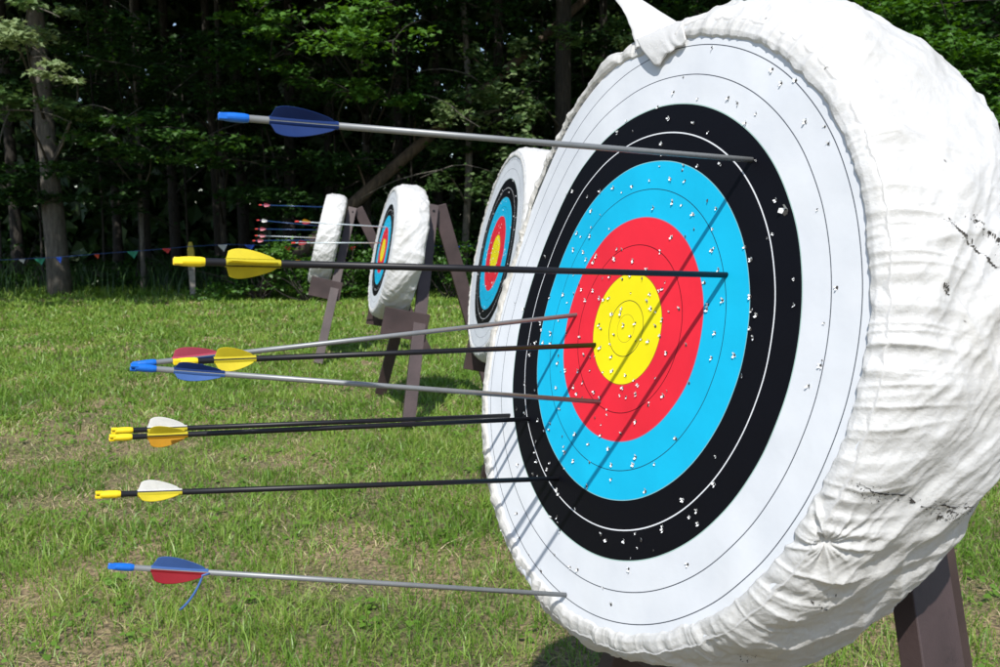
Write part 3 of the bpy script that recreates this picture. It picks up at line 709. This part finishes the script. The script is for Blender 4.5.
def grass():
    rng = np.random.default_rng(11)
    XS, YS, HS, WS, TS = [], [], [], [], []
    for (y0, y1, dens, hh, ww) in ((1.6, 3.4, 7000, .046, .0019), (3.4, 5.5, 5200, .048, .0026), (5.5, 8.5, 2700, .050, .0042), (8.5, 12.5, 1300, .054, .0068), (12.5, 18.6, 600, .060, .011)):
        xl, xr = -.62*y1-.3, .62*y1+.3
        n = int(dens*(y1-y0)*(xr-xl)); x = rng.uniform(xl, xr, n); y = rng.uniform(y0, y1, n)
        clump = noise3(x*9, y*9, 0*x)+.6*noise3(x*3, y*3, 0*x+4)
        bare = .9*noise3(x*1.2+7, y*1.2, 0*x+9)+.7*noise3(x*4.0, y*4.0, 0*x+1)+.5*noise3(x*11, y*11, 0*x+1)
        # worn, dry patch in front of the stands
        wp = np.exp(-(((x+2.35)/.8)**2+((y-5.3)/.5)**2))+.8*np.exp(-(((x+1.7)/.7)**2+((y-4.0)/.35)**2))+.5*np.exp(-(((x+.4)/.5)**2+((y-3.1)/.4)**2))
        bare = bare+1.1*wp
        keep = rng.random(n) < np.clip(.98-.45*np.clip(bare, 0, 1)+.2*clump, .2, 1)
        x, y, clump, bare = x[keep], y[keep], clump[keep], bare[keep]; n = len(x)
        h = hh*np.clip(rng.lognormal(0, .32, n), .4, 2.0)*(1+.45*np.clip(clump, -.8, 1))*(1-.45*np.clip(bare, 0, 1))
        tint = .38+.22*noise3(x*1.5, y*1.5, 0*x+5)+.15*clump+rng.normal(0, .12, n)
        dry = rng.random(n) < np.clip(.06+.60*np.clip(bare-.06, -.15, 1), .02, .75)
        tint = np.where(dry, rng.uniform(.72, 1, n), np.clip(tint, 0, .68))
        h = np.where(dry, h*.75, h)
        # rougher, longer growth at the forest edge and round the stand feet
        h = h*(1+1.4*np.clip((y-16.6)/.8, 0, 1))
        XS.append(x); YS.append(y); HS.append(h); WS.append(ww*rng.uniform(.7, 1.3, n)); TS.append(tint)
    x, y, h, wd, t = map(np.concatenate, (XS, YS, HS, WS, TS)); n = len(x)
    az = rng.uniform(0, 2*np.pi, n); lean = np.where(t > .7, rng.uniform(.9, 2.4, n), np.abs(rng.normal(.75, .65, n)))
    lx, ly = np.cos(az)*lean*h, np.sin(az)*lean*h
    pa = rng.uniform(0, 2*np.pi, n); sx, sy = np.cos(pa)*wd, np.sin(pa)*wd
    z = gz(x, y); hz = h/np.sqrt(1+.5*lean**2)
    b = np.stack([x, y, z-.004], 1); s_ = np.stack([sx, sy, 0*sx], 1)
    mid = b+np.stack([lx*.35, ly*.35, hz*.62], 1); tip = b+np.stack([lx, ly, hz], 1)
    V_ = np.stack([b-s_, b+s_, mid+s_*.75, mid-s_*.75, tip], 1).reshape(-1, 3)
    k = np.arange(n)*5
    F = np.stack([k, k+1, k+2, k+3, k+3, k+2, k+4], 1).ravel(); C = np.tile([4, 3], n)
    # low broad-leaved weeds scattered in the turf
    m_ = 2600; wx = rng.uniform(-6, 6, m_); wy = 1.8+rng.random(m_)**.8*8; kk_ = noise3(wx*2, wy*2, 0*wx+40) > .05
    wx, wy = wx[kk_], wy[kk_]; reps = rng.integers(4, 9, len(wx)); cx = np.repeat(wx, reps)+rng.normal(0, .018, reps.sum()); cy = np.repeat(wy, reps)+rng.normal(0, .018, reps.sum())
    wv, wc, wt = leaves_arr(np.stack([cx, cy, gz(cx, cy)+rng.uniform(.010, .035, len(cx))], 1), .024, OVAL*np.array([1.7, 1]), rng, .75, .45)
    F = np.concatenate([F, np.arange(len(wv))+len(V_)]); C = np.concatenate([C, wc]); t5 = np.concatenate([np.repeat(t, 5), np.clip(wt*.55, 0, .5)]); V_ = np.concatenate([V_, wv])
    me = mesh_np('grass', V_, F, C, M['grass'], attrs={'tint': t5})
    tag(link('grass', me), 'short sunlit green lawn with dry straw coloured patches under the targets', 'grass', kind='stuff')
    print('grass blades', n)

# ------------------------------------------------------------------ foliage
def lobed():
    pr = [(0, .10)] + [(58, .46), (38, .62), (22, .42)] 
    # maple-like outline, stem at origin, tip at +y 1
    pts = [(0, 0), (.22, .05), (.46, .02), (.36, .26), (.60, .50), (.30, .52), (.20, .70), (0, 1.0), (-.20, .70), (-.30, .52), (-.60, .50), (-.36, .26), (-.46, .02), (-.22, .05)]
    return np.array(pts)
LOB = lobed(); OVAL = np.array([(0, 0), (.28, .35), (.22, .7), (0, 1.0), (-.22, .7), (-.28, .35)]); RH = np.array([(0, 0), (.38, .5), (0, 1), (-.38, .5)])

def leaves_arr(pos, size, shape, rng, flat=.5, tint=None):
    """leaf polygons at pos; flat 0 = any direction, 1 = lying level"""
    n = len(pos)
    nv = rng.normal(size=(n, 3)); nv /= np.linalg.norm(nv, axis=1)[:, None]; nv[:, 2] = np.abs(nv[:, 2])
    nv = nv*(1-flat)+np.array([0, -.25, 1])*flat; nv /= np.linalg.norm(nv, axis=1)[:, None]
    a = rng.normal(size=(n, 3)); a -= (a*nv).sum(1)[:, None]*nv; a /= np.linalg.norm(a, axis=1)[:, None]; b = np.cross(nv, a)
    sz = size*rng.uniform(.6, 1.25, n)
    sh = shape; m = len(sh)
    fold = np.abs(sh[:, 0])*.35-.25*sh[:, 1]**2
    v = pos[:, None, :]+(a[:, None, :]*sh[None, :, 0, None]+b[:, None, :]*sh[None, :, 1, None]+nv[:, None, :]*fold[None, :, None]*.6)*sz[:, None, None]
    t = rng.random(n) if tint is None else np.clip(tint+rng.normal(0, .15, n), 0, 1)
    return v.reshape(-1, 3), np.full(n, m), np.repeat(t, m)

def leaf_mesh(name, chunks, mat):
    V_ = np.concatenate([c[0] for c in chunks]); C = np.concatenate([c[1] for c in chunks]); t = np.concatenate([c[2] for c in chunks])
    return mesh_np(name, V_, np.arange(len(V_)), C, mat, smooth=False, attrs={'tint': t})

grass()
HOLEDIR = np.array([S.x, S.y, S.z])
LIT = []       # (point, radius): spots lit through gaps cut in the canopy along the sun's rays

def blob(rng, c, rad, n):
    """clumpy cloud of n points in an ellipsoid"""
    k = max(3, n//60); cc = rng.normal(size=(k, 3)); cc /= np.maximum(1, np.linalg.norm(cc, axis=1)/1.0)[:, None]; cc *= rng.uniform(.3, 1, (k, 1))
    i = rng.integers(0, k, n)
    p = cc[i]+rng.normal(size=(n, 3))*np.array([.20, .20, .10])
    return np.array(c)+p*np.array(rad)

def limb(mb, a, b, r0, rng, sag=.15, n=7):
    a, b = np.array(a), np.array(b); pts = []; rad = []
    L = np.linalg.norm(b-a); off = rng.normal(0, .06, 3)*L
    for i in range(n):
        t = i/(n-1); p = a+(b-a)*t+np.array([0, 0, 1])*sag*L*math.sin(math.pi*t)*.5+off*math.sin(math.pi*t)
        pts.append(p); rad.append(r0*(1-.8*t)+.002)
    mb.tube(pts, rad, 6)

TREES = 0
def tree(x, y, r, h, label, sprays, bark='bark2', bend=0.0, leaf='leafB', shape=LOB, cat='tree', group='trees along the dark forest edge', lean=(0, 0), canopy=None, seed=None, name='tree', size=.10, topr=.45, slim=False):
    """sprays: list of (centre, radii, count, tint). canopy: the same for the unseen overhang added for shade, bigger simple leaves"""
    global TREES; TREES += 1
    rng = np.random.default_rng(seed or TREES*17+5)
    root = empty(name, (x, y, 0), label, cat, group); off = np.array([x, y, 0])
    mb = MB(); pts = []; rad = []; n = 18
    bx, by = rng.normal(0, bend, 2)
    for i in range(n):
        t = i/(n-1); zz = -.1+t*(h+.1)
        pts.append(np.array([x+lean[0]*zz+bx*math.sin(t*5), y+lean[1]*zz+by*math.sin(t*4), zz]))
        fl = 1+(.5*math.exp(-zz/.25) if not slim else .36*math.exp(-max(zz, 0)/2.2)+.10*math.exp(-max(zz, 0)/.2))
        rad.append(r*fl*(1-(1-topr)*t)*(1+.03*rng.normal()))
    mb.tube([p-off for p in pts], rad, 18 if r > .12 else 10); mb.build('trunk', M[bark], root, smooth=True)
    at = lambda z: pts[int(np.clip((z+.1)/(h+.1)*(n-1), 0, n-1))]
    lb = MB(); ch = []
    for (c, rd, cnt, tn) in sprays:
        c = np.array(c, float); st = at(max(.6, c[2]-.18*np.linalg.norm(c[:2]-[x, y])))
        limb(lb, st-off, c-off, min(.020, r*.2)+.006, rng)
        for q in range(3):
            e = c+rng.normal(size=3)*np.array(rd)*.7; limb(lb, c-off, e-off, min(.008, r*.08)+.003, rng, n=5)
        p = blob(rng, c-off, rd, cnt)
        if tn < .6:
            for (lp, lr) in LIT:
                q_ = p+off-lp; al = q_@HOLEDIR; dd = np.linalg.norm(q_-al[:, None]*HOLEDIR, axis=1)
                p = p[~((dd < lr) & (al > 1.0))]
        else:
            for (lp, lr) in LIT:
                if lp[2] > 1.6: continue
                q_ = p+off-lp; al = q_@HOLEDIR; dd = np.linalg.norm(q_-al[:, None]*HOLEDIR, axis=1)
                p = p[~((dd < lr) & (al > 1.0) & (rng.random(len(p)) < .75))]
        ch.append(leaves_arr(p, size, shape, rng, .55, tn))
    if lb.v: lb.build('limbs', M[bark], root, smooth=True)
    if canopy:
        for (c, rd, cnt, tn) in canopy:
            c = np.array(c, float); p = rng.normal(size=(cnt, 3)); p /= np.linalg.norm(p, axis=1)[:, None]; p *= rng.random((cnt, 1))**.4
            p = c+p*np.array(rd)
            for (lp, lr) in LIT:
                q = p-lp; al = q@HOLEDIR; dd = np.linalg.norm(q-al[:, None]*HOLEDIR, axis=1)
                p = p[~((dd < lr) & (al > 0.6) & (rng.random(len(p)) < .97))]
            # keep the layer out of the view's upper edge zone
            p = p[p[:, 2] > 1.25+.262*p[:, 1]+.45*(p[:, 1] < 16.5)]
            ch.append(leaves_arr(p-off, .26, RH, rng, .5, tn))
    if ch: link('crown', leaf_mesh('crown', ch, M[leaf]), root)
    return root

LIT += [(P(25, 45, 13.4), .62), (P(62, 75, 13.3), .25), (P(365, 30, 14.2), .85), (P(410, 42, 14.2), .65), (P(355, 92, 14.6), .30), (P(265, 12, 15), .3),
        (P(450, 110, 15.5), .25), (P(520, 100, 15.2), .3), (P(535, 150, 15.2), .25), (P(630, 55, 15.5), .2), (P(235, 8, 14.5), .25), (P(470, 75, 16), .2),
        (P(930, 50, 13), .55), (P(975, 90, 12.5), .35), (P(110, 100, 14.5), .2), (P(500, 180, 15.5), .2), (P(890, 20, 13), .3), (P(312, 265, 16), .7), (P(275, 272, 16.1), .5), (P(350, 250, 16.4), .6), (P(440, 235, 16.4), .55), (P(420, 270, 16.4), .4), (P(470, 210, 16.4), .35), (P(560, 60, 15), .2)]

def sp(px, py, d, w, h, n, t, dy=.7):
    """a spray centred on a surveyed point, w x h metres"""
    return (P(px, py, d), (w/2, dy, h/2), n, t)

def can(x0, x1, y0, y1, z0, z1, n, t=.4):  # unseen overhang above the frame, added to keep sun off the forest edge
    return (((x0+x1)/2, (y0+y1)/2, (z0+z1)/2), ((x1-x0)/2*1.15, (y1-y0)/2*1.15, (z1-z0)/2*1.15), n, t)

# large grey trunk on the left
tree(-8.35, 17.3, .165, 14, 'thick pale grey tree trunk standing at the left edge of the lawn',
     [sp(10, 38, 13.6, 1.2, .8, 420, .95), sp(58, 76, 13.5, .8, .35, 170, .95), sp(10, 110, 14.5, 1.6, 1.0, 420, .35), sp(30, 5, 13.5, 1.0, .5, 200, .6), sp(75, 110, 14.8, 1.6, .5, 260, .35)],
     bark='barkL', slim=True, leaf='leafP', topr=.6, lean=(-.035, 0), canopy=[can(-16, -4, 9.5, 18.5, 5.5, 10, 5200)], shape=LOB)
tree(-7.0, 17.9, .05, 7, 'slim grey sapling just right of the thick left trunk',
     [sp(110, 130, 15, 2.0, .7, 480, .7), sp(150, 150, 15.2, 2.0, .6, 420, .5), sp(100, 60, 16, 2, 1.2, 420, .3), sp(150, 30, 16, 2.2, 1.2, 450, .35)], bark='bark', bend=.12, leaf='leafB')
tree(-5.6, 18.6, .07, 8, 'slim dark tree with broad maple leaves over the yellow tipped stake',
     [sp(200, 140, 15.0, 2.2, .7, 620, .75), sp(235, 160, 15.2, 1.4, .5, 260, .5), sp(200, 70, 16, 2.2, 1.4, 520, .3), sp(180, 115, 15.6, 1.6, .5, 260, .45)], leaf='leafB',
     canopy=[can(-9, 1, 11, 18.5, 5.6, 9.5, 4600)])
tree(-2.6, 18.0, .09, 10, 'maple with a bright sunlit green branch above the farthest target',
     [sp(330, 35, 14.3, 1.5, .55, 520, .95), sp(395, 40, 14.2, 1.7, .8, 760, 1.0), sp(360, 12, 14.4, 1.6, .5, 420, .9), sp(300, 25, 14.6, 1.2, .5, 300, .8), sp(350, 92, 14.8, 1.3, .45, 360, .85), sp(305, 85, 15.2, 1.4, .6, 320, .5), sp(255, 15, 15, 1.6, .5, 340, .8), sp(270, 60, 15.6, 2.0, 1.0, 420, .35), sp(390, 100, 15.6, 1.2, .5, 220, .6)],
     leaf='leafA', canopy=[can(-4, 6, 11.2, 18.5, 5.6, 9.8, 5000)])
tree(-.75, 17.2, .075, 10, 'narrow curved trunk rising behind the gap left of the second target',
     [sp(450, 105, 15.6, 1.2, 1.0, 360, .7), sp(470, 75, 16.2, 1.4, 1.2, 300, .5), sp(440, 170, 16.0, 1.4, 1.2, 380, .4), sp(500, 110, 15.8, 1.2, 1.2, 380, .6)], bend=.10, leaf='leafP', bark='bark')
tree(1.12, 16.6, .155, 13, 'broad dark trunk straight behind the top left of the foreground target',
     [sp(525, 90, 15.4, 1.2, 1.6, 480, .6), sp(530, 160, 15.4, 1.2, 1.2, 420, .6), sp(625, 60, 15.4, .9, .8, 240, .6), sp(600, 30, 16.2, 1.6, 1.2, 360, .4), sp(500, 190, 15.8, 1.3, 1.2, 380, .5)],
     leaf='leafP', topr=.7, canopy=[can(2, 14, 10.4, 18.5, 5.4, 9.8, 5600)])
tree(-.05, 18.8, .10, 12, 'dark trunk half lost in the leaves left of the broad dark trunk',
     [sp(500, 20, 16.8, 2.2, 1.2, 480, .35), sp(440, 20, 17, 2.0, 1.0, 420, .4)], leaf='leafB')
tree(7.6, 16.0, .14, 12, 'leafy dark green tree filling the upper right corner behind the foreground target',
     [sp(900, 15, 12.8, 2.4, 1.0, 1000, .7), sp(960, 60, 12.5, 2.4, 1.4, 1500, .7), sp(990, 20, 13.5, 2.4, 1.4, 1200, .5), sp(985, 120, 12.4, 1.6, 1.2, 900, .7), sp(930, 30, 14.5, 2.6, 2.0, 1200, .4), sp(1040, 90, 13, 2.0, 2.4, 900, .5)],
     leaf='leafA', canopy=[can(5, 16, 8.6, 17, 5.4, 9.8, 4200)])
tree(3.6, 17.4, .11, 11, 'dark tree behind the top edge of the foreground target',
     [sp(660, 20, 15.8, 1.8, 1.2, 600, .5), sp(720, 10, 16, 2.2, 1.4, 600, .4), sp(850, 10, 14.5, 2.4, 1.4, 800, .5)], leaf='leafB')
# darker trunks in the second rank
rank = [(147, 20.3, .13, 'dark trunk seen above the bunting between the sapling and the yellow tipped stake'), (178, 22, .13, 'dark trunk directly behind the yellow tipped stake'),
        (222, 21, .12, 'black tree trunk right of the yellow tipped stake'), (246, 24, .16, 'black tree trunk above the white vane of the long black arrow'),
        (291, 22.5, .15, 'dark trunk behind the tails of the blue arrows'), (120, 24, .12, 'thin dark trunk deep in the wood at left'),
        (20, 21, .14, 'dark trunk at the far left edge behind the thick grey one'), (330, 23, .12, 'dark trunk behind the farthest target'),
        (400, 22, .13, 'dark trunk above the third target'), (440, 24, .13, 'deep wood trunk left of the second target'), (500, 23, .15, 'deep wood trunk above the second target'), (600, 22, .14, 'deep wood trunk hidden mostly by the foreground target')]
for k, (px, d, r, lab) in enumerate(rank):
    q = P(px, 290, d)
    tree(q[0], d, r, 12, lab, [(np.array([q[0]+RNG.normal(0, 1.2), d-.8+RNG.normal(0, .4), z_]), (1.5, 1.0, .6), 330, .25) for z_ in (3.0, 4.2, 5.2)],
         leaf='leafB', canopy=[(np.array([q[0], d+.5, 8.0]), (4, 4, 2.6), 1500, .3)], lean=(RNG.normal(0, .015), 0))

# understorey saplings that fill the edge of the wood with leaf sprays
for k in range(15):
    rg = np.random.default_rng(300+k); x_ = -10.2+k*.98+rg.normal(0, .25); y_ = rg.uniform(17.9, 19.4)
    tree(x_, y_, .028, rg.uniform(4.5, 6), ['slender understorey sapling %s' % w_ for w_ in ('left of the thick grey trunk', 'just behind the thick grey trunk', 'between the thick grey trunk and the grey sapling', 'behind the green pennant', 'left of the yellow tipped stake', 'behind the yellow tipped stake', 'right of the yellow tipped stake', 'behind the blue arrow tails', 'left of the farthest target', 'right behind the farthest target', 'above the third target', 'right of the third target', 'left of the second target', 'over the second target', 'behind the rim of the foreground target')][k],
         [(np.array([x_+rg.normal(0, .6), y_-rg.uniform(.8, 1.8), z_]), (rg.uniform(.6, 1.0), .6, rg.uniform(.18, .38)), 300, rg.uniform(.2, .55)) for z_ in rg.uniform(1.7, 4.9, 6)], leaf='leafB', bend=.08, group='understorey saplings')

# fallen trunk leaning across the wood
def leaning():
    a, b = P(352, 208, 17.0), P(572, 8, 17.8)
    a2 = a+(a-b)*.42; a2 = a+(a-b)*(a[2]-0.02)/(b[2]-a[2])
    root = empty('leaning_trunk', tuple(map(float, (a2[0], a2[1], 0))), 'bare brown fallen trunk leaning diagonally among the trees above the targets', 'fallen tree'); off = np.array([a2[0], a2[1], 0])
    pts = [a2+(b-a2)*t+np.array([0, 0, .06*math.sin(t*5)]) for t in np.linspace(0, 1.15, 16)]
    mb = MB(); mb.tube([p-off for p in pts], [.13-.055*t for t in np.linspace(0, 1, 16)], 14); mb.build('trunk', M['bark3'], root, smooth=True)
    rng = np.random.default_rng(5)
    for t in (.35, .5, .62, .75):
        mb = MB(); p = a2+(b-a2)*t; limb(mb, p-off, p-off+np.array([rng.normal(0, .3), -.2, rng.uniform(.3, .8)]), .025, rng)
        mb.build('branch_stub', M['bark3'], root, smooth=True)
leaning()

# bushes at the foot of the wood
def bush(px, d, w, h, n, t, label, leaf='leafA', size=.085, shape=OVAL):
    q = P(px, 290, d); root = empty('bush', (q[0], d, 0), label, 'bush', 'low bushes along the forest edge')
    rng = np.random.default_rng(int(px*7+d*3)); mb = MB()
    for k in range(9):
        e = np.array([rng.normal(0, w*.28), rng.normal(0, .3), h*rng.uniform(.5, .95)]); limb(mb, (rng.normal(0, .06), 0, 0), e, .012, rng, sag=0)
    mb.build('stems', M['bark2'], root, smooth=True)
    p = np.concatenate([blob(rng, (rng.normal(0, w*.22), rng.normal(0, .2), h*f), (w*.42, .5, h*.30), n//3) for f in (.22, .5, .75)])
    p = p[p[:, 2] > .02]
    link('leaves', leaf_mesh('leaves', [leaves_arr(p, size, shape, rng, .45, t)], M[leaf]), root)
for a in [(262, 16.3, 1.7, .85, 1500, .6, 'low green bush right of the yellow tipped stake'),
          (305, 16.0, 1.7, 1.0, 2300, .8, 'sunlit green bush left of the farthest target stand'),
          (350, 16.6, 1.7, 1.35, 2200, .7, 'tall green bush seen between the farthest and the third target'),
          (447, 16.6, 1.5, 1.5, 2000, .65, 'dark green bush right of the third target'),
          (420, 18.3, 2.4, 2.4, 2000, .4, 'tall bush behind the rear leg of the third stand'),
          (500, 17.8, 1.8, 2.0, 1400, .4, 'dark bush partly behind the second target'),
          (130, 18.3, 2.4, .8, 900, .2, 'low shaded bush between the left trunk and the stake'),
          (15, 18.6, 2.2, 1.2, 900, .25, 'shaded bush left of the thick grey trunk'),
          (200, 18.8, 2.4, .8, 900, .2, 'low dark bush behind the yellow tipped stake'),
          (1000, 15.5, 3.0, 3.0, 3200, .5, 'big bush at the right edge behind the foreground target'),
          (1150, 14.5, 3.0, 3.0, 2400, .5, 'leafy bush at the far right end of the forest edge')]: bush(*a)

# deep wood: one dark mass of leaves closing the view
def deep():
    rng = np.random.default_rng(21); n = 110000
    x = rng.uniform(-30, 32, n); y = rng.uniform(25, 35, n); z = rng.random(n)**1.25*15
    f = noise3(x*.5, y*.5, z*.7); k = (f > -.42) | (y > 31)
    p = np.stack([x, y, z], 1)[k]
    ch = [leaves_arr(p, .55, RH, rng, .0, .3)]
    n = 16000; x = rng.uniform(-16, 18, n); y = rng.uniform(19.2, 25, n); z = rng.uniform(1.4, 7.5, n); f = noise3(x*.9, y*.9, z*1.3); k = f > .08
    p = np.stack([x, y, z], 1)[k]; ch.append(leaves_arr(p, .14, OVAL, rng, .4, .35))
    n = 26000; x = rng.uniform(-24, 26, n); y = rng.uniform(17, 34, n); z = rng.uniform(7.5, 11.5, n)  # unseen leaf roof overhead, added to keep sky light out of the wood
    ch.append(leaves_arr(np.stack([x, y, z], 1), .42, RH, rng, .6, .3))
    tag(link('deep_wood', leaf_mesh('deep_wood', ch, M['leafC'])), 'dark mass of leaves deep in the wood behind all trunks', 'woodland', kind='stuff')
deep()
def brush():
    rng = np.random.default_rng(31); n = 9000
    x = rng.uniform(-13, 14, n); y = rng.uniform(17.2, 21.5, n); h = rng.uniform(.15, .75, n)*np.clip(1-(y-17.2)*.05, .4, 1)
    az = rng.uniform(0, 6.28, n); l = h*rng.uniform(.1, .6, n); pa = rng.uniform(0, 6.28, n); w_ = .008
    b = np.stack([x, y, 0*x], 1); s_ = np.stack([np.cos(pa)*w_, np.sin(pa)*w_, 0*x], 1)
    tip = b+np.stack([np.cos(az)*l, np.sin(az)*l, h], 1); mid = b+np.stack([np.cos(az)*l*.3, np.sin(az)*l*.3, h*.6], 1)
    V_ = np.stack([b-s_, b+s_, mid+s_, mid-s_, tip], 1).reshape(-1, 3); k = np.arange(n)*5
    F = np.stack([k, k+1, k+2, k+3, k+3, k+2, k+4], 1).ravel()
    me = mesh_np('undergrowth', V_, F, np.tile([4, 3], n), M['leafB'], attrs={'tint': np.repeat(rng.random(n), 5)})
    tag(link('undergrowth', me), 'thin shaded stalks and weeds on the forest floor at the lawn edge', 'undergrowth', kind='stuff')
brush()

# ------------------------------------------------------------------ stake and bunting
def stake():
    a, b = P(193.5, 300, 17.1), P(190.5, 243, 17.1)
    root = empty('marker_stake', (float(a[0]), 17.1, 0), 'weathered wooden stake with a yellow painted tip at the lawn edge', 'stake')
    w_, t_ = .062, .02; h = b[2]; dx = b[0]-a[0]
    def pl_(z0, z1, w0, w1, nm, mat):
        x0, x1 = dx*z0/h, dx*z1/h
        mb = MB(); mb.add([(x0-w0, -t_, z0), (x0+w0, -t_, z0), (x0+w0, t_, z0), (x0-w0, t_, z0), (x1-w1, -t_, z1), (x1+w1, -t_, z1), (x1+w1, t_, z1), (x1-w1, t_, z1)],
                          [(3, 2, 1, 0), (4, 5, 6, 7), (0, 1, 5, 4), (1, 2, 6, 5), (2, 3, 7, 6), (3, 0, 4, 7)]); mb.build(nm, mat, root, bevel=.004)
    pl_(-.05, h*.55, .052, .060, 'post', M['stakewood']); pl_(h*.55, h*.86, .064, .064, 'painted_band', M['ypaint']); pl_(h*.86, h*1.02, .064, .028, 'painted_tip', M['ypaint'])
    return root
stake()
def bunting():
    FC = dict(w=M['w_vane'], g=simple('green_flag', (.01, .22, .12), .6), b=simple('blue_flag', (.01, .07, .45), .6), o=simple('orange_flag', (.55, .06, .015), .6), r=simple('red_flag', (.5, .02, .02), .6), y=simple('yellow_flag', (.6, .45, .03), .6))
    pts = [P(-60, 260, 16.9), P(0, 260, 16.9), P(22, 259, 16.9), P(60, 257, 16.9), P(97, 254, 16.9), P(150, 250, 17), P(190, 246.5, 17.06), P(225, 244.5, 17), P(262, 245, 17), P(300, 246.5, 17), P(345, 246, 17), P(400, 246, 17), P(460, 246, 17), P(520, 246, 17), P(600, 244, 17)]
    root = empty('bunting', tuple(map(float, (pts[0][0], 16.9, 0))), 'string of small coloured pennants stretched along the forest edge', 'bunting'); off = np.array([pts[0][0], 16.9, 0])
    mb = MB(); mb.tube([p-off for p in pts], [.006]*len(pts), 6); mb.build('string', M['cord'], root, smooth=True)
    px = [-20, 22, 40, 59, 97, 133, 167, 223, 250, 288, 352, 455, 500]; cl = 'ywgbogrwborbw'
    xs = [p[0] for p in pts]; zs = [p[2] for p in pts]; rng = random.Random(4)
    for q, c in zip(px, cl):
        p = P(q, 250, 16.95); z = float(np.interp(p[0], xs, zs)); w_ = .095*rng.uniform(.7, 1.1); hh = .12*rng.uniform(.7, 1.2); tw = rng.uniform(-.6, .6)
        dx, dy = math.cos(tw)*w_, math.sin(tw)*w_
        vs = []; fs = []
        for i in range(5):
            t = i/4
            for j in range(5):
                u = (j/4*2-1)*(1-t*.97); vs.append((p[0]+u*dx+.02*t, 16.93+u*dy+.02*math.sin(u*4+t*3), z-t*hh))
        for i in range(4):
            for j in range(4): fs.append((i*5+j, i*5+j+1, (i+1)*5+j+1, (i+1)*5+j))
        mb = MB(); mb.add([np.array(v)-off for v in vs], fs); mb.build('pennant', FC[c], root, smooth=True)
bunting()
print('objects', len(bpy.data.objects))
